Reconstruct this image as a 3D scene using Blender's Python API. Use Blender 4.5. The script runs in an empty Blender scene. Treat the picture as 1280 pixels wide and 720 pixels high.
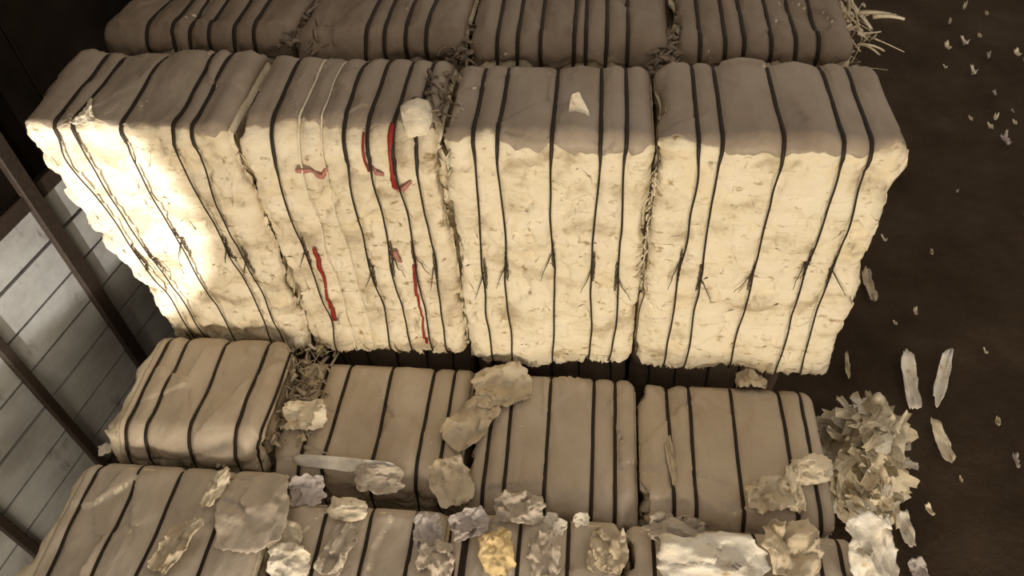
import bpy, math, random
import numpy as np
from mathutils import Matrix, Vector

# ------------------------------------------------------------------ camera
CH = 5.3                                   # camera height above the dirt floor
FPX = 962.66
P_, R_, Y_ = 0.8344291, -0.0651809, -0.1370566
cp, sp, cr, sr, cy, sy = (math.cos(P_), math.sin(P_), math.cos(R_), math.sin(R_), math.cos(Y_), math.sin(Y_))
FW = np.array([sy*cp, cy*cp, -sp]); r0 = np.array([cy, -sy, 0.]); u0 = np.cross(r0, FW)
RT = cr*r0 + sr*u0; UP = -sr*r0 + cr*u0
EYE = np.array([0., 0., CH])
def ray(x, y):
    return FW + (x-640)/FPX*RT - (y-360)/FPX*UP
def on_z(x, y, z):
    d = ray(x, y); return EYE + d*(z-CH)/d[2]
def on_y(x, y, Y):
    d = ray(x, y); return EYE + d*Y/d[1]

sc = bpy.context.scene
COL = sc.collection
cam = bpy.data.cameras.new('camera'); co = bpy.data.objects.new('camera', cam); COL.objects.link(co)
M = Matrix(((RT[0], UP[0], -FW[0], 0), (RT[1], UP[1], -FW[1], 0), (RT[2], UP[2], -FW[2], CH), (0, 0, 0, 1)))
co.matrix_world = M
cam.sensor_width = 36; cam.lens = FPX/1280*36; cam.clip_start = .05; cam.clip_end = 200
sc.camera = co
sc.view_settings.view_transform = 'Standard'
try: sc.view_settings.look = 'None'
except Exception: pass
sc.view_settings.gamma = 1; sc.view_settings.use_curve_mapping = False
sc.view_settings.exposure = 0.0

# ------------------------------------------------------------------ numpy noise
_rs = np.random.RandomState(7)
_T = _rs.rand(1 << 16)
def _h(i, j, k):
    n = (i*73856093) ^ (j*19349663) ^ (k*83492791)
    return _T[n & 0xFFFF]
def vnoise(p):                              # p (...,3) -> -1..1
    f = np.floor(p).astype(np.int64); t = p - f; t = t*t*t*(t*(t*6-15)+10)
    i, j, k = f[..., 0], f[..., 1], f[..., 2]; a, b, c = t[..., 0], t[..., 1], t[..., 2]
    def L(x, y, w): return x + (y-x)*w
    v = L(L(L(_h(i,j,k), _h(i+1,j,k), a), L(_h(i,j+1,k), _h(i+1,j+1,k), a), b),
          L(L(_h(i,j,k+1), _h(i+1,j,k+1), a), L(_h(i,j+1,k+1), _h(i+1,j+1,k+1), a), b), c)
    return v*2-1
def fbm(p, o=4, g=.5):
    s = 0; a = 1.
    for q in range(o):
        s = s + a*vnoise(p*(2.03**q) + 17.3*q); a *= g
    return s
def facets(p):                              # crumpled-sheet look: nearest random plane per cell
    f = np.floor(p).astype(np.int64)
    d1 = np.full(p.shape[:-1], 9.); v1 = np.zeros(p.shape[:-1]); d2 = np.full(p.shape[:-1], 9.)
    for a in (-1, 0, 1):
        for b in (-1, 0, 1):
            for c in (-1, 0, 1):
                i, j, k = f[..., 0]+a, f[..., 1]+b, f[..., 2]+c
                q = np.stack([i+_h(i, j, k), j+_h(i+31, j, k), k+_h(i, j+57, k)], -1)
                r = p-q; d = np.sqrt((r*r).sum(-1))
                g = np.stack([_h(i+7, j, k+3), _h(i, j+9, k+5), _h(i+2, j+4, k+11)], -1)*2-1
                v = (r*g).sum(-1) + (_h(i+13, j+13, k)-.5)*1.2
                m = d < d1
                d2 = np.where(m, d1, np.minimum(d2, d)); v1 = np.where(m, v, v1); d1 = np.where(m, d, d1)
    return v1, d2-d1

# ------------------------------------------------------------------ mesh helpers
def grid_mesh(P, closed_u=False):
    nu, nv = P.shape[:2]
    verts = P.reshape(-1, 3)
    faces = []
    for i in range(nu if closed_u else nu-1):
        a = (i+1) % nu
        for j in range(nv-1):
            faces.append((i*nv+j, a*nv+j, a*nv+j+1, i*nv+j+1))
    return verts, faces
class MB:
    def __init__(s): s.v = []; s.f = []
    def add(s, v, f):
        n = len(s.v); s.v.extend(map(tuple, v)); s.f.extend(tuple(i+n for i in q) for q in f)
    def grid(s, P, closed=False): s.add(*grid_mesh(P, closed))
    def tube(s, pts, rx, rz=None, side=None, n=6, closed=False, radii=None):
        pts = np.asarray(pts, float); m = len(pts); rz = rx if rz is None else rz
        if closed: t = np.roll(pts, -1, 0)-np.roll(pts, 1, 0)
        else: t = np.gradient(pts, axis=0)
        t /= np.linalg.norm(t, axis=1)[:, None]+1e-9
        sd = np.tile(np.array([1., 0, 0]) if side is None else np.asarray(side, float), (m, 1))
        sd = sd-(sd*t).sum(1)[:, None]*t; sd /= np.linalg.norm(sd, axis=1)[:, None]+1e-9
        up = np.cross(sd, t)
        k = np.ones(m) if radii is None else np.asarray(radii)
        ang = np.arange(n)/n*2*math.pi
        ring = pts[:, None]+k[:, None, None]*(sd[:, None]*np.cos(ang)[None, :, None]*rx+up[:, None]*np.sin(ang)[None, :, None]*rz)
        v = ring.reshape(-1, 3); f = []
        for i in range(m if closed else m-1):
            a = (i+1) % m
            for j in range(n):
                b = (j+1) % n
                f.append((i*n+j, i*n+b, a*n+b, a*n+j))
        if not closed:
            f.append(tuple(range(n-1, -1, -1))); f.append(tuple((m-1)*n+j for j in range(n)))
        s.add(v, f)
    def box(s, a, b, rot=None, org=(0, 0, 0)):
        v = np.array([(x, y, z) for x in (a[0], b[0]) for y in (a[1], b[1]) for z in (a[2], b[2])], float)
        if rot is not None:
            c, q = math.cos(rot), math.sin(rot)
            v = np.stack([v[:, 0]*c-v[:, 1]*q, v[:, 0]*q+v[:, 1]*c, v[:, 2]], 1)
        v += np.array(org)
        s.add(v, [(0,1,3,2), (4,6,7,5), (0,4,5,1), (2,3,7,6), (0,2,6,4), (1,5,7,3)])
    def build(s, name, mat, parent=None, smooth=True, sharp=None):
        me = bpy.data.meshes.new(name); me.from_pydata(s.v, [], s.f); me.update()
        if mat: me.materials.append(mat)
        if smooth: me.polygons.foreach_set('use_smooth', [True]*len(me.polygons))
        o = bpy.data.objects.new(name, me); COL.objects.link(o)
        if parent: o.parent = parent; o.matrix_parent_inverse = Matrix.Identity(4); o.location = -Vector(parent_world(parent))
        return o
def parent_world(o):
    v = Vector(o.location)
    while o.parent: o = o.parent; v += Vector(o.location)
    return v
def tag(o, label=None, cat=None, group=None, kind=None):
    if label: o['label'] = label
    if cat: o['category'] = cat
    if group: o['group'] = group
    if kind: o['kind'] = kind
    return o
def empty(name, loc):
    o = bpy.data.objects.new(name, None); COL.objects.link(o); o.location = loc; o.empty_display_size = .2; return o

# ------------------------------------------------------------------ materials
def new_mat(name, rough=.7, spec=.3):
    m = bpy.data.materials.new(name); m.use_nodes = True
    nt = m.node_tree; b = nt.nodes['Principled BSDF']
    b.inputs['Roughness'].default_value = rough
    b.inputs['Specular IOR Level'].default_value = spec
    return m, nt, b
def noise(nt, scale, detail=4, rough=.55, stretch=(1, 1, 1), off=(0, 0, 0)):
    tc = nt.nodes.new('ShaderNodeTexCoord'); mp = nt.nodes.new('ShaderNodeMapping')
    mp.inputs['Scale'].default_value = stretch; mp.inputs['Location'].default_value = off
    n = nt.nodes.new('ShaderNodeTexNoise'); n.inputs['Scale'].default_value = scale
    n.inputs['Detail'].default_value = detail; n.inputs['Roughness'].default_value = rough
    nt.links.new(tc.outputs['Object'], mp.inputs[0]); nt.links.new(mp.outputs[0], n.inputs['Vector'])
    return n.outputs['Fac']
def ramp(nt, src, stops):
    r = nt.nodes.new('ShaderNodeValToRGB'); e = r.color_ramp.elements
    while len(e) < len(stops): e.new(.5)
    for el, (p, c) in zip(e, stops): el.position = p; el.color = (*c, 1)
    nt.links.new(src, r.inputs[0]); return r.outputs[0]
def mix(nt, a, b, fac, mode='MIX'):
    m = nt.nodes.new('ShaderNodeMix'); m.data_type = 'RGBA'; m.blend_type = mode
    for s, v in ((6, a), (7, b)):
        if isinstance(v, tuple): m.inputs[s].default_value = (*v, 1)
        else: nt.links.new(v, m.inputs[s])
    if isinstance(fac, (int, float)): m.inputs[0].default_value = fac
    else: nt.links.new(fac, m.inputs[0])
    return m.outputs[2]
def bump(nt, b, srcs):
    last = None
    for s, st, di in srcs:
        n = nt.nodes.new('ShaderNodeBump'); n.inputs['Strength'].default_value = st; n.inputs['Distance'].default_value = di
        nt.links.new(s, n.inputs['Height'])
        if last: nt.links.new(last, n.inputs['Normal'])
        last = n.outputs[0]
    nt.links.new(last, b.inputs['Normal'])

def paper_mat(name, c_hi, c_mid, c_lo, off=0):
    m, nt, b = new_mat(name, .75, .2)
    a = noise(nt, 3.2, 5, .6, (1, 1, 1.5), (off, off, 0))
    base = ramp(nt, a, [(.33, c_lo), (.46, c_mid), (.60, c_hi)])
    sp = noise(nt, 11, 3, .6, (1, 1, 1.9), (3+off, 1, 2))
    k = ramp(nt, sp, [(.60, (0, 0, 0)), (.72, (1, 1, 1))])
    base = mix(nt, base, (c_lo[0]*.75, c_lo[1]*.66, c_lo[2]*.5), k)
    yl = noise(nt, 5, 2, .5, (1, 1, 1), (9, off, 4))
    k2 = ramp(nt, yl, [(.60, (0, 0, 0)), (.66, (.6, .6, .6))])
    base = mix(nt, base, (c_hi[0]*.98, c_hi[1]*.93, c_hi[2]*.82), k2)
    nt.links.new(base, b.inputs['Base Color'])
    bump(nt, b, [(noise(nt, 12, 5, .6, (1, 1, 1.7)), .45, .03), (noise(nt, 50, 2, .5), .15, .006)])
    return m
def sheet_mat(name, c1, c2, c3, rough=.5, spec=.35, off=0):
    m, nt, b = new_mat(name, rough, spec)
    a = noise(nt, 2.2, 5, .6, (1, .7, 1), (off, 0, off))
    base = ramp(nt, a, [(.32, c3), (.5, c1), (.66, c2)])
    st = noise(nt, 9, 4, .6, (1, .35, 1), (off, 5, 1))
    k = ramp(nt, st, [(.58, (0, 0, 0)), (.72, (.55, .55, .55))])
    base = mix(nt, base, c3, k)
    nt.links.new(base, b.inputs['Base Color'])
    bump(nt, b, [(noise(nt, 7, 6, .6, (1, .6, 1), (off, 2, 2)), .45, .035), (noise(nt, 40, 3, .6), .25, .005)])
    return m
M_CREAM = paper_mat('cream_waste_paper', (.83, .74, .57), (.78, .685, .505), (.50, .405, .27))
M_CREAM_B = paper_mat('cream_waste_paper_warm', (.82, .725, .56), (.71, .61, .44), (.44, .355, .24), 5)
M_WHITE = paper_mat('white_waste_paper', (.92, .88, .80), (.88, .82, .70), (.62, .50, .34), 2)
M_TOP = sheet_mat('grey_cover_sheet', (.37, .295, .225), (.42, .345, .27), (.29, .225, .165))  # top sheets, darker and greyer than the cream faces
M_TOPB = sheet_mat('brown_cover_sheet', (.265, .20, .145), (.30, .235, .175), (.20, .15, .105), off=3)
M_TAN = sheet_mat('tan_cover_sheet', (.54, .45, .345), (.60, .51, .395), (.44, .355, .265), off=6)
M_TANG = sheet_mat('tan_grey_cover_sheet', (.52, .44, .35), (.60, .52, .43), (.42, .345, .265), off=8)
M_SCRAP = paper_mat('scrap_paper_pale', (.86, .78, .62), (.80, .70, .53), (.60, .50, .35), 4)
M_SCRAPW = paper_mat('scrap_paper_white', (.90, .86, .78), (.86, .80, .69), (.70, .62, .50), 6)
M_SCRAPT = paper_mat('scrap_paper_tan', (.66, .57, .43), (.58, .49, .36), (.44, .36, .25), 8)
M_SCRAPY = paper_mat('scrap_paper_ochre', (.80, .64, .36), (.72, .54, .28), (.48, .34, .17), 9)
M_LILAC = paper_mat('scrap_paper_lilac', (.64, .585, .56), (.56, .50, .475), (.42, .36, .33), 3)
def flat(name, c, rough=.6, spec=.3):
    m, nt, b = new_mat(name, rough, spec)
    a = noise(nt, 30, 3)
    nt.links.new(ramp(nt, a, [(.3, tuple(x*.75 for x in c)), (.7, tuple(min(1, x*1.2) for x in c))]), b.inputs['Base Color'])
    return m
M_STRAP = flat('dark_steel_strap', (.024, .015, .009), .55, .3)
M_WIRE = flat('rusty_baling_wire', (.085, .062, .040), .6, .3)
M_RED = flat('red_plastic_ribbon', (.30, .024, .017), .5)
M_PINK = flat('faded_red_ribbon', (.45, .19, .15), .6)
M_CORD = flat('pale_cord', (.80, .72, .56), .7)
M_POST = flat('dark_steel_post', (.030, .020, .014), .6)

# ------------------------------------------------------------------ bales
rng = random.Random(11)
class Bale:
    """A pressed bale: rounded box whose skin is a function of (s along the loop, x)."""
    def __init__(s, x0, x1, y0, y1, z0, z1, rf=.12, rb=.12, seed=0, straps=(), amp=1., taper=(0, 0), open_l=False, open_r=False, clamp_front=True):
        s.open_l, s.open_r, s.clamp_front = open_l, open_r, clamp_front
        s.x0, s.x1, s.y0, s.y1, s.z0, s.z1 = x0, x1, y0, y1, z0, z1
        s.rf, s.rb, s.seed, s.straps, s.amp, s.taper = rf, rb, seed, list(straps), amp, taper
        # profile: front bottom -> front -> top -> back -> bottom, as a dense closed polyline
        pts = []
        rr = .05
        def arc(cx, cz, r, a0, a1):
            for t in np.linspace(a0, a1, 24): pts.append((cx+r*math.cos(t), cz+r*math.sin(t)))
        arc(y0+rr, z0+rr, rr, 1.5*math.pi, math.pi)
        arc(y0+rf, z1-rf, rf, math.pi, .5*math.pi)
        arc(y1-rb, z1-rb, rb, .5*math.pi, 0)
        arc(y1-rr, z0+rr, rr, 0, -.5*math.pi)
        pts.append(pts[0])
        p = np.array(pts); d = np.r_[0, np.cumsum(np.linalg.norm(np.diff(p, axis=0), axis=1))]
        s.len = d[-1]; s.d = d; s.p = p
        s.s_front0 = rr*1.57; s.s_ft = d[24]; s.s_ft2 = d[47]; s.s_bt = d[48]; s.s_bt2 = d[71]
    def skin(s, S, X, lift=0.):
        S = np.asarray(S, float); X = np.asarray(X, float); S, X = np.broadcast_arrays(S, X)
        q = np.mod(S, s.len)
        y = np.interp(q, s.d, s.p[:, 0]); z = np.interp(q, s.d, s.p[:, 1])
        e = .02
        ya, za = np.interp(np.mod(q-e, s.len), s.d, s.p[:, 0]), np.interp(np.mod(q-e, s.len), s.d, s.p[:, 1])
        yb, zb = np.interp(np.mod(q+e, s.len), s.d, s.p[:, 0]), np.interp(np.mod(q+e, s.len), s.d, s.p[:, 1])
        ty, tz = yb-ya, zb-za; L = np.sqrt(ty*ty+tz*tz)+1e-9; ny, nz = -tz/L, ty/L
        base = np.stack([X, y, z], -1)
        w = np.clip((nz+.1)/.6, 0, 1)                    # 1 on the top, 0 on the faces
        # rough cut-edge faces
        pf = base*np.array([1, 1, 1.])+s.seed*13.7
        v1, edge1 = facets(pf*np.array([5.2, 5.2, 7.5])+.4*fbm(pf*3, 2)[..., None])
        v2, edge2 = facets(pf*np.array([13, 13, 19])+5)
        dface = .030*fbm(pf*2.6, 3)+.022*v1+.005*v2-.016*np.exp(-edge1*9)-.003*np.exp(-edge2*10)
        dface = dface+.007*fbm(pf*np.array([5, 5, 22]), 2)
        # pressed top
        v3, edge3 = facets(pf*np.array([3.1, 2.2, 3.])+9)
        dtop = .018*fbm(pf*1.9, 3)+.014*v3+.006*fbm(pf*np.array([9, 3, 9]), 3)
        d = (dface*(1-w)+dtop*w)*s.amp
        # pillow between the straps, groove under each
        g = np.full(S.shape, .5)
        for k in s.straps: g = np.minimum(g, np.abs(X-k))
        d = d+(.016*(1-np.exp(-(g/.07)**2))-.018*np.exp(-(g/.016)**2))*(.35+.65*w)
        # rounded ends
        R = .10
        de = np.minimum(X-s.x0, s.x1-X); t = np.clip(1-de/R, 0, 1)
        d = d-.085*(1-np.sqrt(np.clip(1-t*t, 0, 1)))*(1+.3*w)
        d = np.where(ny > .3, np.minimum(d, 0), d); d = np.where(nz < -.3, np.minimum(d, 0), d)
        if s.clamp_front: d = np.where(ny < -.3, np.minimum(d, .012), d)
        d = d+lift
        hz = (z-s.z0)/(s.z1-s.z0)
        tx = (s.x1-X)/(s.x1-s.x0)
        xs = X+(1-hz)*(s.taper[0]*tx+s.taper[1]*(1-tx))
        endl = np.clip(1-(X-s.x0)/.05, 0, 1); endr = np.clip(1-(s.x1-X)/.05, 0, 1)
        xs = xs-endl*(.05*fbm(pf*3.5+4, 3)+.03*v1)*s.amp+endr*(.035*fbm(pf*3.5+8, 3)+.02*v1)*np.clip((s.z1-z)*6, 0, 1)*s.amp
        if not s.open_l: xs = np.maximum(xs, s.x0+.002)
        if not s.open_r: xs = np.minimum(xs, s.x1-.002)
        return np.stack([xs, y+ny*d, z+nz*d], -1)

def strap_x(b, k): return b.straps[k]

def make_bale(label, b, m_face, m_sheet, group, front_sheet=.10, wires=None, sheet_seed=0, nx=70, fine=1., flakes=130,
              strap_w=.0105, sheet_cover=(0, 0), knots=True, name='paper_bale', face_straps=True):
    root = tag(empty(name, ((b.x0+b.x1)/2, (b.y0+b.y1)/2, b.z0)), label, 'paper bale', group)
    xs = np.linspace(b.x0+1e-3, b.x1-1e-3, nx)
    ns = int(b.len/.02*fine)
    ss = np.arange(ns)/ns*b.len
    P = b.skin(ss[:, None], xs[None, :])
    mb = MB(); mb.grid(P, True)
    # closed, lumpy ends
    for side, col in ((0, 0), (1, nx-1)):
        ring = P[:, col]; c = ring.mean(0); prev = ring; n0 = len(mb.v)
        loops = [np.arange(ns)*nx+col]
        for q, f in enumerate((.86, .66, .42, .18)):
            r2 = c+(ring-c)*f
            bulge = (.02+.045*fbm(r2*3.1+b.seed, 3)*b.amp)*(-1 if side == 0 else 1)
            r2 = r2+np.stack([bulge, 0*bulge, 0*bulge], -1)
            if not b.open_l: r2[:, 0] = np.maximum(r2[:, 0], b.x0+.002)
            if not b.open_r: r2[:, 0] = np.minimum(r2[:, 0], b.x1-.002)
            st = len(mb.v); mb.v.extend(map(tuple, r2)); loops.append(np.arange(ns)+st)
        for A, B in zip(loops[:-1], loops[1:]):
            for i in range(ns):
                k = (i+1) % ns
                fc = (int(A[i]), int(B[i]), int(B[k]), int(A[k])) if side else (int(A[i]), int(A[k]), int(B[k]), int(B[i]))
                mb.f.append(fc)
        mb.f.append(tuple(int(i) for i in (loops[-1] if side else loops[-1][::-1])))
    mb.build('pressed_body', m_face, root)
    # cover sheet over the top, ragged where it laps over the front edge
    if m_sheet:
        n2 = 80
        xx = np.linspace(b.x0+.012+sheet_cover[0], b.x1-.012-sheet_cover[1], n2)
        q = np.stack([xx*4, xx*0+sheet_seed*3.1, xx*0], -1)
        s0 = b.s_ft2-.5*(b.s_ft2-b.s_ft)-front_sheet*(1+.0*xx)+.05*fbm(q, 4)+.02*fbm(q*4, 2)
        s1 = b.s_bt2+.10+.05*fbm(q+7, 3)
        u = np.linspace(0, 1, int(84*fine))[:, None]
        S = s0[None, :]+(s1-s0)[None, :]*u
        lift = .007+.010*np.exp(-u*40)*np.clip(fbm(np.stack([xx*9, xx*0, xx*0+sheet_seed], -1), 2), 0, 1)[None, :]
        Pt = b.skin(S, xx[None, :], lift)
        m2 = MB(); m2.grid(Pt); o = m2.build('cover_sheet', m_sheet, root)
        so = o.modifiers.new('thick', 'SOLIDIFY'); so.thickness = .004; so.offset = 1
        tag(o, 'smooth cover sheet over the top of the bale')
    # straps: one closed loop each, flat on top, thinner and wandering on the front
    for k, x in enumerate(b.straps):
        w = (wires or {}).get(k, {})
        sw = w.get('w', strap_w)
        n = 150; s_ = np.arange(n)/n*b.len
        on_front = np.clip((b.s_ft+.02-s_)/.10, 0, 1)*np.clip(s_/.05, 0, 1)
        jit = fbm(np.stack([s_*2.3, 0*s_+x*7, 0*s_+k], -1), 3)
        xx = x+jit*(.004+.014*on_front)
        pts = b.skin(s_, xx, .016)
        pts2 = pts.copy()
        fr = (s_ > .03) & (s_ < b.s_ft+.05)
        ym = np.min([np.roll(pts[:, 1], k_) for k_ in range(-3, 4)]+[np.roll(b.skin(s_, xx+e_, .011)[:, 1], k_) for k_ in (-2, 0, 2) for e_ in (-.016, .016)], axis=0)
        pts2[:, 1] = np.where(fr, ym-.004, pts2[:, 1])
        for _ in range(3): pts2 = (np.roll(pts2, 1, 0)+2*pts2+np.roll(pts2, -1, 0))/4
        near = np.clip(1-np.abs(s_-(b.s_ft+b.s_ft2)/2)/(.5*(b.s_ft2-b.s_ft)+.10), 0, 1); near = np.minimum(1, near*2)
        outl = b.skin(s_, xx, .021); pts2 = pts2*(1-near)[:, None]+outl*near[:, None]
        rad = 1-.48*on_front
        mm = MB(); mm.tube(pts2, sw, .006, closed=True, n=8, radii=rad)
        st = mm.build('strap', w.get('mat', M_STRAP), root)
        if w.get('label'): tag(st, w['label'])
        if knots and not w.get('plain'):
            # twisted tie half way up the front, with a loose tail
            sk = b.s_front0+(b.s_ft-b.s_front0)*(.52+.05*math.sin(3*x+k))
            t = np.linspace(-1, 1, 26)
            kk = MB()
            for ph in (0, math.pi):
                c = b.skin(sk+t*.12, x+.006*np.cos(t*9+ph), .016)
                c[:, 1] -= .004*np.sin(t*9+ph)
                kk.tube(c, .0048, n=5, radii=1-.5*np.abs(t))
            tl = np.linspace(0, 1, 9); sg = rng.choice((-1, 1))
            c = b.skin(sk-tl*rng.uniform(.10, .2), x+sg*(.01+tl*rng.uniform(.03, .09)), .018+.02*tl)
            kk.tube(c, .0045, n=5, radii=1-.6*tl)
            kk.build('wire_tie', M_WIRE, st)
    # loose paper edges standing off the pressed face
    if flakes:
        fl = MB()
        def flake(s, x, a, l, wd, curl, lift):
            uu = np.linspace(-.5, .5, 5); vv = np.linspace(0, 1, 5)
            U, V = np.meshgrid(uu, vv, indexing='ij')
            jag = 1+.25*np.sin(U*9+s*40)
            ds = -(V*l*math.cos(a)*jag-U*wd*math.sin(a)); dx = V*l*math.sin(a)*jag+U*wd*math.cos(a)
            fl.grid(b.skin(s+ds, np.clip(x+dx, b.x0+.002, b.x1-.002), lift+curl*V*V+.010*np.sin(U*7+x*30)*V))
        for q in range(flakes):
            s = rng.uniform(b.s_front0, b.s_ft+.03); x = rng.uniform(b.x0+.02, b.x1-.02); wd_ = rng.uniform(.04, .13)
            gap = min([abs(x-k_) for k_ in b.straps]+[1])
            if gap < .035: continue
            flake(s, x, rng.gauss(0, .35), rng.uniform(.04, .12), min(wd_, 1.5*gap), rng.uniform(0, .016), rng.uniform(-.004, .003))
        for q in range(flakes//4):                       # fringe along the foot of the face
            x = rng.uniform(b.x0+.02, b.x1-.02)
            flake(b.s_front0+rng.uniform(-.01, .06), x, rng.gauss(0, .3), rng.uniform(.05, .12), rng.uniform(.02, .08), rng.uniform(0, .02), .004)
        tag(fl.build('loose_paper_edges', m_face, root), kind='stuff')
    return root

Z1 = 1.10; ZT = CH-2.34; YF = 3.10
def xt(px, py): return float(on_z(px, py, ZT)[0])       # strap stations read off the photograph, as world x
def xf(px, py): return float(on_y(px, py, YF)[0])
G_UP = 'cream bales of the lit upper row'; G_BK = 'bales of the dim rear row'; G_A = 'tan topped bales of the lower row'; G_B = 'tan topped bales of the nearest row'

# upper row
b1 = Bale(-3.03, -1.85, 3.10, 3.90, Z1+.03, ZT+.02, .07, .13, 1, [xf(65, 165), xf(88, 165), xf(147, 165), xf(216, 168), xf(238, 168)], 1.1, (.22, 0), open_l=True, clamp_front=False)
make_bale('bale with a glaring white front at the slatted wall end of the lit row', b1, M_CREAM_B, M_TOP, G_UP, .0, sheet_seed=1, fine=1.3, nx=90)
b2 = Bale(-1.85, -.755, 3.12, 3.90, Z1+.03, ZT+.0, .20, .14, 2, [xf(322, 145), xf(357, 148), xf(386, 148), xf(417, 148), xf(449, 150), xf(482, 150), xf(513, 160)], 1.1, clamp_front=False)
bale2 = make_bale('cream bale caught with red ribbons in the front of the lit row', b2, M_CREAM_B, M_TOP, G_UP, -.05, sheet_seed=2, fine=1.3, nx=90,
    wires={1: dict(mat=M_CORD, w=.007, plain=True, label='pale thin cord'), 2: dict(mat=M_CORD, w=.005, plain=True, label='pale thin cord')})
b3 = Bale(-.745, .335, 3.10, 3.84, Z1+.0, ZT+.0, .08, .15, 3, [xf(590, 178), xf(622, 178), xf(690, 178), xf(750, 178), xf(784, 178)], 1., clamp_front=False)
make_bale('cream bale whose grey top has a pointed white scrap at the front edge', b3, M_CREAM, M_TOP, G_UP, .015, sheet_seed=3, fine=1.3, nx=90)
b4 = Bale(.345, 1.545, 3.10, 3.88, Z1-.0, ZT+.0, .08, .15, 4, [xf(824, 178), xf(875, 178), xf(906, 178), xf(981, 180), xf(1056, 182), xf(1093, 182)], 1., (0, .06), open_r=True, clamp_front=False)
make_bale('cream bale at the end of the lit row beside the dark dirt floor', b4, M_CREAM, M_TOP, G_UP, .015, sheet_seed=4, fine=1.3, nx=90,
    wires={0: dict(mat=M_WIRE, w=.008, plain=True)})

# rear row
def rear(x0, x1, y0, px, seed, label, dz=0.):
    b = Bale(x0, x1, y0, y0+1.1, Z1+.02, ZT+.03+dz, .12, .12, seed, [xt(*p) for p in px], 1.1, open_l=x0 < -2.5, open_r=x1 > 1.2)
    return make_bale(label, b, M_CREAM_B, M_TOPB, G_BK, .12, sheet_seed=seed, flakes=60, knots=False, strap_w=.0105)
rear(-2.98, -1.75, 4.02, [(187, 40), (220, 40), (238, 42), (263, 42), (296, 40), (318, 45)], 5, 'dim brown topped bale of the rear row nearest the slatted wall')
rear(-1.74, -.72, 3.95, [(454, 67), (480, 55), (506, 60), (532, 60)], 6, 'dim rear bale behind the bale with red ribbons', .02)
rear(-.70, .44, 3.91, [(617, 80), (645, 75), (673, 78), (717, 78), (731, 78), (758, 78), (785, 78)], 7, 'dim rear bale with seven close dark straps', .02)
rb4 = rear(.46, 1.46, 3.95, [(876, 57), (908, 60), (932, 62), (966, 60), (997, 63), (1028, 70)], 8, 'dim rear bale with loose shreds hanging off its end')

# lower row
ZA = Z1-.05
def xa(px, py): return float(on_z(px, py, ZA)[0])
def lower(x0, x1, y0, y1, px, seed, label, m, dz=0., rf=.16, cover=(0, 0), group=G_A, amp=1.2, rb=.09):
    b = Bale(x0, x1, y0, y1, 0.0, ZA+dz, rf, rb, seed, [float(on_z(*p, ZA+dz)[0]) for p in px], amp, open_l=x0 < -2.5, open_r=x1 > 1.4)
    return b, make_bale(label, b, M_CREAM_B, m, group, .22, sheet_seed=seed, flakes=60, knots=False, strap_w=.0108, sheet_cover=cover)
A1, _ = lower(-2.88, -1.91, 2.20, 3.035, [(182, 480), (207, 480), (260, 480), (312, 490), (343, 480)], 9, 'tan topped lower bale below the glaring white bale', M_TAN, .30, cover=(.07, 0))
A2, _ = lower(-1.90, -.70, 2.16, 3.04, [(397, 507), (424, 507), (482, 505), (535, 505), (562, 505)], 10, 'tan topped lower bale with a white strip lying across it', M_TAN, .06)
A3, _ = lower(-.68, .375, 2.06, 3.04, [(605, 600), (630, 600), (681, 600), (740, 600), (769, 600)], 11, 'tan topped lower bale between the torn tan sheets and the wide dark gap', M_TANG, .03)
A4, _ = lower(.385, 1.52, 2.06, 3.03, [(838, 560), (866, 560), (921, 560), (985, 560), (1012, 560)], 12, 'tan topped lower bale at the end of its row beside the loose paper heap', M_TAN, .01)
# nearest row
B1, _ = lower(-3.03, -1.73, 1.02, 2.13, [(100, 625), (158, 625), (211, 625), (267, 660)], 13, 'nearest bale at the corner by the slatted wall', M_TANG, .19, group=G_B, cover=(.07, 0), amp=1.5)
B2, _ = lower(-1.70, -.72, .95, 2.01, [(402, 665), (461, 660), (517, 660)], 14, 'nearest bale with pale crumpled sheets along its back edge', M_TANG, .06, group=G_B, amp=1.6)
B3, _ = lower(-.70, .27, .95, 2.01, [(578, 690), (583, 690), (648, 690), (711, 660)], 15, 'nearest bale with an ochre scrap on its top', M_TANG, .06, group=G_B, amp=1.6)
B4, _ = lower(.29, 1.56, .95, 2.01, [(781, 662), (817, 690), (879, 690), (947, 695), (1022, 690), (1049, 690)], 16, 'nearest bale under the big white crumpled sheet', M_TANG, .04, group=G_B, amp=1.6)

# what carries the upper rows: bales lying the long way, set back from the face
for k, (x0, x1) in enumerate(((-2.78, -1.85), (-1.84, -.76), (-.74, .33), (.35, 1.40))):
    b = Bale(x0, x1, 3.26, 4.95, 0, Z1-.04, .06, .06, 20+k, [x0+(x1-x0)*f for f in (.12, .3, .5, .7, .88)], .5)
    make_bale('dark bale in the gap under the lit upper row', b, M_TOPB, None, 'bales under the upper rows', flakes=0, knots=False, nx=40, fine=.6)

# ------------------------------------------------------------------ red ribbons and loose parts of the ribbon bale
def ribbon(b, root, path, w, mat, label, lift=.02, name='ribbon'):
    p = [on_y(x, y, YF) for x, y in path]
    zz = np.array([q[2] for q in p]); xx = np.array([q[0] for q in p])
    t = np.linspace(0, len(p)-1, 8*(len(p)-1)+1)
    X = np.interp(t, range(len(p)), xx); Z = np.interp(t, range(len(p)), zz)
    S = b.s_front0+(Z-(b.z0+.05))
    c = b.skin(S, X, lift); c[:, 1] -= .004*np.sin(t*5)
    mb = MB(); mb.tube(c, w, .003, n=6, radii=1+.25*np.sin(t*4), side=(1, 0, 0) if abs(p[-1][2]-p[0][2]) > abs(p[-1][0]-p[0][0]) else (0, 0, 1))
    o = mb.build(name, mat, root); tag(o, label); return o
ribbon(b2, bale2, [(483, 165), (487, 195), (494, 240)], .012, M_RED, 'bright red ribbon on a strap')
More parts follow.
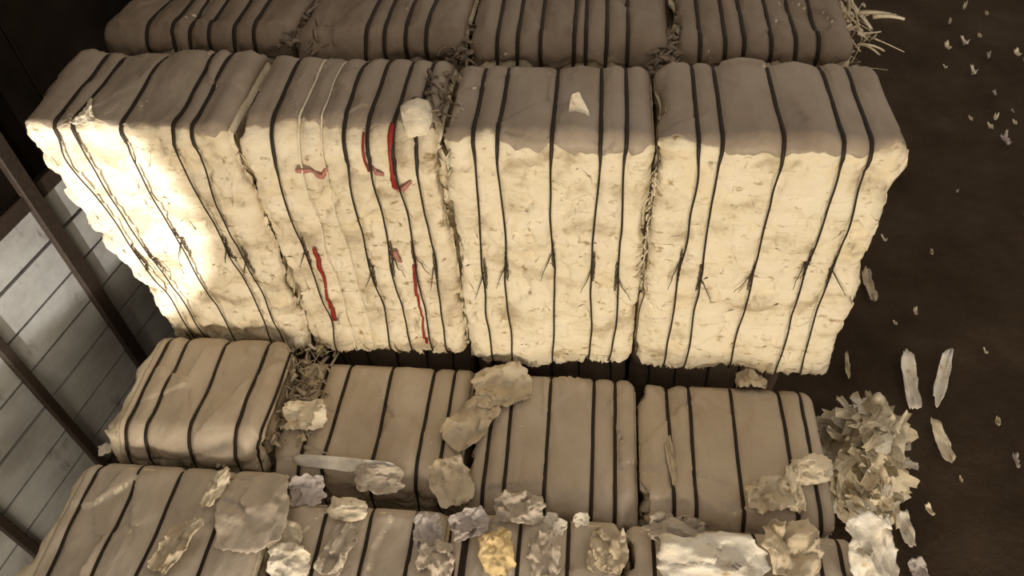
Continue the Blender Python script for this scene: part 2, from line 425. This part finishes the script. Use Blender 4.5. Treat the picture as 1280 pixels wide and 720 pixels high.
ribbon(b2, bale2, [(450, 175), (459, 220)], .006, M_RED, 'thin red ribbon on a strap')
ribbon(b2, bale2, [(370, 212), (390, 214), (403, 222), (408, 211)], .013, M_PINK, 'faded red ribbon lying sideways')
ribbon(b2, bale2, [(460, 216), (480, 218)], .012, M_PINK, 'faded red ribbon lying sideways')
ribbon(b2, bale2, [(496, 243), (513, 229)], .012, M_PINK, 'faded red ribbon lying sideways')
ribbon(b2, bale2, [(393, 310), (404, 355), (418, 404)], .012, M_RED, 'bright red ribbon running down')
ribbon(b2, bale2, [(492, 318), (500, 332)], .013, M_PINK, 'faded red tatter')
ribbon(b2, bale2, [(516, 335), (524, 385), (533, 432)], .008, M_RED, 'thin red ribbon running down')

# ------------------------------------------------------------------ loose sheets
def sheet(name, label, cat, center, u, v, size, mat, seed, crumple=.03, curl=0., group=None, jag=.14, n=30, shape='rag', thick=.0025):
    """A torn sheet in the plane (u, v) about center, crumpled and curled."""
    u = np.asarray(u, float); u /= np.linalg.norm(u); v = np.asarray(v, float); v -= (v@u)*u; v /= np.linalg.norm(v)
    nrm = np.cross(u, v)
    if nrm[2] < 0: nrm = -nrm
    a = np.linspace(-1, 1, n); A, B = np.meshgrid(a, a, indexing='ij')
    # square to a rounded ragged outline
    if shape == 'tri': 
        A2 = A*(1-(B+1)*.46); B2 = B
    else:
        A2, B2 = A*np.sqrt(1-.28*B*B), B*np.sqrt(1-.28*A*A)
    q = np.stack([A2*1.3+seed, B2*1.3, 0*A2], -1)
    edge = np.maximum(np.abs(A), np.abs(B))**3
    A2 = A2*(1+jag*edge*fbm(q*2.2, 3)); B2 = B2*(1+jag*edge*fbm(q*2.2+11, 3))
    v1, ed = facets(q*1.15+3+.15*fbm(q*2, 2)[..., None])
    h = crumple*(v1*.9+fbm(q*1.0+5, 3)*.8)+.06*crumple*fbm(q*6, 2)
    h = h+curl*(A2*A2+.6*B2*B2)
    h = h-h.min()+.004
    P = np.asarray(center)+u*(A2*size[0]/2)[..., None]+v*(B2*size[1]/2)[..., None]+nrm*h[..., None]
    c = np.asarray(center, float)
    mb = MB(); mb.grid(P-c)
    o = mb.build(name, mat); o.location = c
    so = o.modifiers.new('thick', 'SOLIDIFY'); so.thickness = thick
    return tag(o, label, cat, group)
def top_at(px, py, z): return on_z(px, py, z)
def flat_sheet(label, px, py, z, w, d, rot, mat, seed, tilt=(0, 0), **k):
    c = on_z(px, py, z)
    u = (math.cos(rot), math.sin(rot), tilt[0]); v = (-math.sin(rot), math.cos(rot), tilt[1])
    return sheet(k.pop('name', 'torn_sheet'), label, k.pop('cat', 'paper'), c, u, v, (w, d), mat, seed, **k)
flat_sheet('small pointed white scrap on the grey top at the lit front edge', 722, 148, ZT+.015, .27, .27, .1, M_SCRAP, 1, (0, .8), shape='tri', crumple=.006, name='paper_scrap')
flat_sheet('plump cream wad at the top edge of the bale with red ribbons', 522, 150, ZT-.02, .17, .2, .3, M_SCRAP, 2, (0, .8), crumple=.006, curl=-.06, jag=.05, n=18, name='paper_wad')
flat_sheet('small pale scrap on the grey top of the glaring white bale', 110, 142, ZT+.03, .12, .2, .2, M_SCRAP, 3, (0, .1), shape='tri', crumple=.012, name='paper_scrap')
flat_sheet('long white strip lying across a tan bale top', 432, 580, ZA+.085, .66, .085, -.03, M_SCRAPW, 4, (0, .9), crumple=.003, jag=.03, name='paper_strip', n=16)
flat_sheet('translucent grey sheet draped below the long white strip', 475, 600, ZA+.05, .3, .17, -.03, M_TANG, 5, (0, .35), crumple=.02)
flat_sheet('lilac grey crumpled sheet in the crease between two tan bales', 386, 613, ZA+0.100, .22, .18, .1, M_LILAC, 6, (0, .5), crumple=.02)
flat_sheet('curled cream sheet in the crease under the long white strip', 436, 637, ZA+0.090, .24, .13, -.1, M_SCRAP, 7, (0, .4), curl=-.05, crumple=.015)
flat_sheet('cream crumpled sheet beside a dark hole on the nearest row', 355, 670, ZA+0.090, .26, .16, -.1, M_SCRAP, 8, (0, .4), crumple=.02)
flat_sheet('bright white crumpled sheet below the cream one on the nearest row', 362, 703, ZA+0.090, .24, .2, .1, M_SCRAPW, 9, (0, .5), crumple=.025, curl=-.03)
flat_sheet('large torn tan flap over the seam of the lower row', 628, 486, ZA+.06, .40, .30, .35, M_SCRAPT, 10, (.0, .2), crumple=.03, curl=.02)
flat_sheet('pale torn flap folded below the large tan flap', 588, 530, ZA+.07, .42, .24, 1.0, M_SCRAPT, 12, (0, .15), crumple=.03)
flat_sheet('tan rolled strip along the dark gap under the lit row', 640, 452, Z1-.02, .42, .09, -.05, M_SCRAPT, 13, crumple=.03, curl=-.03)
flat_sheet('tan crumpled sheet standing in the seam of the lower row', 562, 602, ZA+.06, .26, .30, .5, M_SCRAPT, 14, (.0, .3), crumple=.03)
flat_sheet('ochre scrap on the nearest row', 622, 690, ZA+0.100, .2, .24, .2, M_SCRAPY, 15, (0, .4), crumple=.025, curl=-.03, name='paper_scrap')
flat_sheet('small brown card scrap right of the ochre scrap', 748, 702, ZA+0.090, .13, .14, .0, M_SCRAPT, 16, crumple=.015, name='paper_scrap')
flat_sheet('small white scrap tucked in the crease left of a strap', 694, 655, ZA+0.090, .14, .10, -.5, M_SCRAPW, 17, (0, .5), crumple=.012, name='paper_scrap')
flat_sheet('small white scrap tucked in the crease right of a strap', 727, 650, ZA+0.090, .09, .09, .1, M_SCRAPW, 18, (0, .6), crumple=.01, name='paper_scrap')
flat_sheet('grey white crumple at the back edge of the nearest row', 586, 655, ZA+0.090, .22, .16, .4, M_LILAC, 19, (0, .4), crumple=.03)
flat_sheet('lilac tinted crumple beside a strap on the nearest row', 535, 665, ZA+0.090, .16, .22, .2, M_LILAC, 20, (0, .4), crumple=.03)
flat_sheet('big white crumpled sheet at the bottom edge', 888, 706, ZA+0.110, .58, .34, .05, M_SCRAPW, 21, (0, .55), crumple=.05, curl=-.08)
flat_sheet('white crumpled sheet hanging off the corner of the nearest row', 1084, 690, ZA+0.090, .30, .42, .15, M_SCRAPW, 22, (-.2, .6), crumple=.04, curl=-.05)
flat_sheet('cream flap curled over the end straps of the lower row', 1012, 587, ZA+.04, .26, .17, .2, M_SCRAP, 23, (0, .6), crumple=.025, curl=-.05)
flat_sheet('small cream flap hanging down beside the curled one', 990, 612, ZA+.02, .10, .26, .1, M_SCRAP, 24, (0, .5), crumple=.03)
flat_sheet('pale patch of paper on the front of the end tan bale', 958, 622, ZA+.01, .26, .2, .3, M_SCRAPT, 25, (0, .2), crumple=.03)
flat_sheet('pale sheet lifted at the back edge of the end tan bale', 938, 482, ZA+.01, .2, .16, .1, M_SCRAPT, 26, (0, -.2), crumple=.03, curl=-.04)
flat_sheet('thin torn strip along a strap of the end tan bale', 838, 575, ZA+.01, .05, .36, .12, M_SCRAPT, 27, crumple=.01, name='paper_strip')

flat_sheet('wide tan sheet draped over the right half of the corner bale', 318, 640, ZA+0.190, .40, .46, .2, M_TANG, 61, crumple=.025)
flat_sheet('pale tan sheet crumpled on the corner bale beside its third strap', 225, 685, ZA+0.200, .16, .34, -.4, M_SCRAPT, 62, crumple=.04)
flat_sheet('narrow cream fold at the back edge of the corner bale', 272, 615, ZA+0.200, .10, .24, -.3, M_SCRAP, 63, crumple=.03)
flat_sheet('tan sheet bunched at the back edge between two straps of the nearest row', 650, 640, ZA+0.090, .30, .18, .1, M_TANG, 64, crumple=.05)
flat_sheet('tan sheet rumpled behind the big white crumpled sheet', 845, 668, ZA+0.090, .34, .16, .0, M_TANG, 65, crumple=.05)
flat_sheet('pale rumpled sheet on the nearest row between big white sheet and corner', 985, 690, ZA+0.090, .30, .30, .1, M_SCRAPT, 66, crumple=.06)
flat_sheet('tiny white scrap at the wall end of the crease between the two tan rows', 132, 563, ZA+.10, .08, .08, .3, M_SCRAPW, 67, crumple=.01, name='paper_scrap')
flat_sheet('tiny white scrap under the foot of the glaring white bale', 238, 396, ZA+.21, .06, .07, .3, M_SCRAPW, 68, crumple=.01, name='paper_scrap')
flat_sheet('rumpled tan sheet between the first two straps right of the cream crumples', 425, 690, ZA+.08, .16, .30, -.3, M_TANG, 71, (0, .1), crumple=.03)
flat_sheet('rumpled grey tan sheet left of the double strap at the bottom edge', 545, 705, ZA+.08, .20, .22, .2, M_TANG, 72, (0, .2), crumple=.035)
flat_sheet('rumpled pale tan sheet right of the small brown card scrap', 762, 690, ZA+.08, .20, .26, -.1, M_SCRAPT, 73, (0, .15), crumple=.03)
flat_sheet('rumpled tan sheet between the ochre scrap and the brown card scrap', 680, 695, ZA+.08, .18, .26, .1, M_TANG, 74, (0, .15), crumple=.03)
# shreds in the seam of the lower row and tatters at the end of the rear row
def shreds(name, mat, origin, spread, n, length, seed, up=.5, parent=None, lean=(0, 0, 0), w=.012):
    r = random.Random(seed); mb = MB(); o = np.array(origin, float)
    for _ in range(n):
        p = o+np.array([r.uniform(-1, 1)*spread[0], r.uniform(-1, 1)*spread[1], r.uniform(0, 1)*spread[2]])
        d = np.array([r.gauss(0, 1), r.gauss(0, 1), r.gauss(up, .5)])+np.array(lean)*2; d /= np.linalg.norm(d)
        L = length*r.uniform(.4, 1.2); t = np.linspace(0, 1, 7)[:, None]
        bend = np.array([r.gauss(0, .4), r.gauss(0, .4), -r.uniform(.1, .7)])
        c = p+d*L*t+bend*L*t*t*.7
        c[:, 2] = np.maximum(c[:, 2], .008)
        mb.tube(c, w*r.uniform(.5, 1.8), .0018, n=4, radii=(1-.5*t[:, 0]), side=(r.gauss(0, 1), r.gauss(0, 1), r.gauss(0, 1)))
    ob = mb.build(name, mat, parent)
    return ob
def free_shreds(label, mat, origin, spread, n, length, seed, up=.5, lean=(0, 0, 0), w=.012, name='paper_shreds'):
    o = shreds(name, mat, (0, 0, 0), spread, n, length, seed, up, None, lean, w) if False else None
    ob = shreds(name, mat, origin, spread, n, length, seed, up, None, lean, w)
    return tag(ob, label, 'paper shreds', kind='stuff')
c = on_z(378, 505, ZA)
free_shreds('tangle of torn paper shreds in the seam of the lower row', M_SCRAPT, (c[0], c[1], ZA+.02), (.15, .40, .13), 240, .11, 31, .1, w=.016)
c = on_z(385, 520, ZA)
flat_sheet('pale torn sheets amid the shreds in the seam of the lower row', 385, 520, ZA+.12, .28, .2, .1, M_SCRAP, 32, (0, .3), crumple=.03)
c = on_z(300, 150, ZT)
sh = shreds('loose_shreds', M_CREAM_B, (1.52, 4.50, ZT-.25), (.08, .42, .32), 90, .19, 33, -.1, rb4, (.15, .1, -.1), .010)
tag(sh, 'pale shreds hanging loose off the bale end', kind='stuff')
for (px, py, n, sd, lab) in ((545, 120, 60, 34, 'dark shreds sticking up in the seam right of the red ribbon bale'), (575, 50, 70, 35, 'shreds bunched in the seam of the dim rear row'), (395, 35, 110, 36, 'ragged shreds heaped on the dim rear bale behind the red ribbons'), (828, 60, 70, 37, 'shreds bunched in the rear seam above the end of the lit row')):
    c = on_z(px, py, ZT)
    free_shreds(lab, M_TOPB, (c[0], c[1], ZT-.03), (.07 if n < 100 else .2, .2, .05), int(n*1.2), .085, sd, .0, w=.016)
c = on_y(818, 240, YF)
free_shreds('brownish fringe of shreds down the lit seam above the wide dark gap', M_CREAM_B, (.34, 3.09, ZT-1.0), (.02, .02, .85), 70, .055, 38, -1.2, w=.006)

# ------------------------------------------------------------------ loose paper heap on the floor
def heap():
    c = on_z(1090, 556, .42)
    r = random.Random(5)
    root = tag(empty('loose_paper_heap', (c[0], c[1], 0)), 'heap of loose torn paper on the floor at the end of the lower row', 'paper heap')
    mb = MB()
    nr, na = 16, 40
    A, Rr = np.meshgrid(np.linspace(0, 2*math.pi, na+1), np.linspace(0, 1, nr), indexing='ij')
    X = np.cos(A)*Rr*.26; Y = np.sin(A)*Rr*.46
    q = np.stack([X*4, Y*4, 0*X], -1)
    v1, e1 = facets(q*2)
    H = .72*(1-Rr**1.8)*(1+.35*fbm(q, 3))+.05*v1*(1-Rr)
    mb.grid(np.stack([X+c[0], Y+c[1], np.maximum(H, .0)], -1))
    tag(mb.build('packed_core', M_CREAM, root), kind='stuff')
    for k, (m, n) in enumerate(((M_CREAM, 110), (M_SCRAPT, 26), (M_SCRAPW, 34))):
        mm = MB()
        for _ in range(n):
            a = r.uniform(0, 6.28); q = math.sqrt(r.random())
            p = np.array([c[0]+math.cos(a)*q*.25, c[1]+math.sin(a)*q*.45, .70*(1-q**1.8)+.02])
            u = np.array([r.gauss(0, 1), r.gauss(0, 1.3), r.gauss(0, .6)]); u /= np.linalg.norm(u)
            v = np.cross(u, [r.gauss(0, .5), r.gauss(0, .5), 1]); v /= np.linalg.norm(v); nn = np.cross(u, v)
            L, W = r.uniform(.14, .36), r.uniform(.05, .15)
            s, t = np.meshgrid(np.linspace(-.5, .5, 6), np.linspace(-.5, .5, 4), indexing='ij')
            hh = r.uniform(-.2, .3)*L*(s*s*4)+.02*np.sin(s*9+t*7+a)
            P = p+u*(s*L)[..., None]+v*(t*W*(1-.6*np.abs(s)))[..., None]+nn*hh[..., None]
            P[..., 2] = np.maximum(P[..., 2], .006)
            mm.grid(P)
        o = mm.build('torn_sheets', m, root); tag(o, kind='stuff')
heap()
# single scraps lying on the floor
def floor_scrap(label, px0, py0, px1, py1, w, mat, seed, group=None, crumple=.02, curl=.03, name='paper_strip'):
    a = on_z(px0, py0, .02); b = on_z(px1, py1, .02); d = b-a
    return sheet(name, label, 'paper', (a+b)/2, d, (-d[1], d[0], .05), (np.linalg.norm(d), w), mat, seed, crumple, curl, group, n=12)
floor_scrap('long white curled strip on the dark floor by the heap', 1184, 442, 1168, 510, .09, M_SCRAPW, 41)
floor_scrap('white strip standing out of the top of the heap', 1131, 445, 1141, 517, .11, M_SCRAPW, 42, curl=.05)
floor_scrap('pointed cream scrap on the dark floor below the white strip', 1166, 527, 1187, 580, .09, M_SCRAP, 43, crumple=.015)
floor_scrap('pale sheet on the floor below the heap', 1126, 640, 1138, 685, .08, M_SCRAPW, 44)
floor_scrap('grey scrap on the floor at the bottom edge', 1142, 700, 1155, 730, .10, M_LILAC, 45)
floor_scrap('white sliver on the floor between heap and lit row', 1058, 446, 1060, 478, .03, M_SCRAP, 46)
floor_scrap('upright scrap against the end of the lit row', 1080, 340, 1092, 382, .08, M_SCRAPT, 47)
r = random.Random(77)
spots = [(1183, 62, 24), (1212, 150, 14), (1214, 92, 26), (1255, 178, 28), (1279, 78, 22), (1270, 70, 20), (1186, 30, 20), (1203, 55, 26), (1234, 72, 26), (1223, 48, 16), (1243, 150, 16), (1267, 155, 12),
         (1256, 170, 18), (1265, 140, 10), (1232, 20, 14), (1204, 12, 20), (1236, 160, 14), (1180, 85, 12), (1242, 118, 14), (1163, 318, 12), (1143, 392, 16), (1118, 405, 10), (1103, 300, 14), (1268, 578, 20), (1245, 530, 16), (1160, 640, 14), (1200, 600, 10), (1230, 440, 10), (1196, 240, 10), (1280, 270, 12)]
proto = []
for k in range(5):
    o = sheet('paper_fleck', 'tiny pale scrap of paper on the dark dirt floor', 'paper', (0, 0, 0), (1, .1, 0), (0, 1, 0), (.11, .035), (M_SCRAP, M_SCRAPT, M_SCRAPW, M_LILAC, M_SCRAPT)[k], 50+k, .02, .03, 'tiny scraps on the dirt floor', n=8)
    proto.append(o)
for k, (px, py, L) in enumerate(spots):
    if k < 5: o = proto[k]
    else: o = proto[k % 5].copy(); COL.objects.link(o)
    p = on_z(px, py, .012); o.location = (float(p[0]), float(p[1]), .012)
    o.rotation_euler = (0, 0, r.uniform(1.0, 2.0)); s = L/20*r.uniform(.9, 1.2); o.scale = (s, s*r.uniform(.7, 1.1), s)

# ------------------------------------------------------------------ floor
def floor():
    m, nt, b = new_mat('dark_dirt', .95, .1)
    a = noise(nt, 1.3, 7, .62); c = ramp(nt, a, [(.3, (.036, .024, .015)), (.55, (.062, .042, .027)), (.75, (.090, .064, .043))])
    s = noise(nt, 26, 4, .7, (1, .5, 1)); k = ramp(nt, s, [(.62, (0, 0, 0)), (.76, (.5, .5, .5))])
    c = mix(nt, c, (.12, .09, .065), k)
    nt.links.new(c, b.inputs['Base Color'])
    bump(nt, b, [(noise(nt, 5, 8, .7), .8, .06), (noise(nt, 45, 4, .7), .5, .012)])
    n = 110
    xs = np.linspace(-9, 14, n); ys = np.linspace(-9, 20, n)
    X, Y = np.meshgrid(xs, ys, indexing='ij')
    Z = -.012+.010*fbm(np.stack([X*1.4, Y*1.4, 0*X], -1), 4)
    mb = MB(); mb.grid(np.stack([X, Y, np.minimum(Z, 0)], -1))
    o = mb.build('floor', m); tag(o, kind='structure')
floor()

# ------------------------------------------------------------------ left wall: ribbed sheets on dark posts
def wall():
    a = math.radians(10); org = np.array([-3.86, 1.98, 0]); dr = np.array([math.sin(a), math.cos(a), 0]); nn = np.array([math.cos(a), -math.sin(a), 0])
    def hit(px, py):
        d = ray(px, py); t = ((org-EYE)@nn)/(d@nn); p = EYE+d*t; return (p-org)@dr, p[2]
    m, nt, b = new_mat('weathered_grey_sheet', .6, .3)
    c = ramp(nt, noise(nt, 2.0, 6, .6, (1, 1, 2)), [(.3, (.26, .25, .235)), (.5, (.34, .335, .32)), (.7, (.42, .42, .41))])
    dk = ramp(nt, noise(nt, 5, 5, .65, (1, 1, .5), (4, 4, 4)), [(.60, (0, 0, 0)), (.75, (.8, .8, .8))])
    c = mix(nt, c, (.07, .055, .04), dk)
    nt.links.new(c, b.inputs['Base Color']); bump(nt, b, [(noise(nt, 12, 4), .3, .01)])
    zg = hit(15, 272)[1]
    w = empty('wall_left', tuple(org)); w['kind'] = 'structure'
    # horizontal boards with open dark joints on a dark backing
    U0, U1 = -6, 14
    nb = 7; step = zg/nb
    mb = MB()
    def put(v): v = np.array(v); return [tuple(q) for q in org+v[:, :1]*dr+v[:, 1:2]*nn+v[:, 2:]*np.array([0, 0, 1.])]
    for k in range(nb):
        mb.box((U0, -.005, k*step), (U1, .022+.004*(k % 3), (k+1)*step-.022))
    mb.v = put(mb.v); o = mb.build('cladding', m, w, smooth=False); o['kind'] = 'structure'
    mb = MB(); mb.box((U0, -.05, 0), (U1, -.012, zg)); mb.v = put(mb.v)
    o = mb.build('backing', M_POST, w, smooth=False); o['kind'] = 'structure'
    mu, ntu, bu = new_mat('shade_toned_upper_sheet', .95, .0)  # near-black base colour carries the shade of the unlit upper wall
    ntu.links.new(ramp(ntu, noise(ntu, 1.5, 5), [(.35, (.004, .003, .002)), (.7, (.013, .009, .007))]), bu.inputs['Base Color'])
    mb = MB()
    for k in range(20):
        mb.box((U0+k, -.03, zg+.08), (U0+k+.985, .0, zg+3.6))
    v = np.array(mb.v); v = org+v[:, :1]*dr+(-v[:, 1:2])*nn*(-1)+v[:, 2:]*np.array([0, 0, 1.]); mb.v = [tuple(q) for q in v]
    o = mb.build('upper_cladding', mu, w, smooth=False); o['kind'] = 'structure'
    def beam(name, u0, u1, d0, d1, z0, z1):
        mb = MB(); mb.box((u0, d0, z0), (u1, d1, z1))
        v = np.array(mb.v); mb.v = [tuple(q) for q in org+v[:, :1]*dr+v[:, 1:2]*nn+v[:, 2:]*np.array([0, 0, 1.])]
        o = mb.build(name, M_POST, w, smooth=False); o['kind'] = 'structure'
        bv = o.modifiers.new('bevel', 'BEVEL'); bv.width = .008
    for px, py, hw in ((78, 313, .055), (60, 508, .035), (15, 668, .035)):
        u = hit(px, py)[0]
        beam('post', u-hw, u+hw, .02, .075, 0, zg+3.6)
    beam('girt', U0, U1, -.02, .05, zg-.03, zg+.09)
wall()

# ------------------------------------------------------------------ light
wd = bpy.data.worlds.new('hall_ambient'); sc.world = wd; wd.use_nodes = True
bg = wd.node_tree.nodes['Background']; bg.inputs[0].default_value = (1.0, .87, .72, 1); bg.inputs[1].default_value = .48
def area(name, loc, target, size, energy, color, spread=180):
    l = bpy.data.lights.new(name, 'AREA'); l.shape = 'RECTANGLE'; l.size, l.size_y = size; l.energy = energy; l.color = color; l.spread = math.radians(spread)
    o = bpy.data.objects.new(name, l); COL.objects.link(o); o.location = loc
    o.rotation_euler = (Vector(target)-Vector(loc)).to_track_quat('-Z', 'Y').to_euler(); return o
def spot(name, loc, target, energy, color, ang, blend, rad):
    l = bpy.data.lights.new(name, 'SPOT'); l.energy = energy; l.color = color; l.spot_size = math.radians(ang); l.spot_blend = blend; l.shadow_soft_size = rad
    o = bpy.data.objects.new(name, l); COL.objects.link(o); o.location = loc
    o.rotation_euler = (Vector(target)-Vector(loc)).to_track_quat('-Z', 'Y').to_euler(); return o
area('open_gate_light', (.3, -7.5, 1.9), (-.6, 3.1, 2.0), (6.0, 1.6), 880, (1, .87, .67))
spot('daylight_shaft', (-1.9, -5.5, 2.1), (-3.3, 3.1, 2.38), 5000, (1, .95, .88), 15.0, .22, .05)
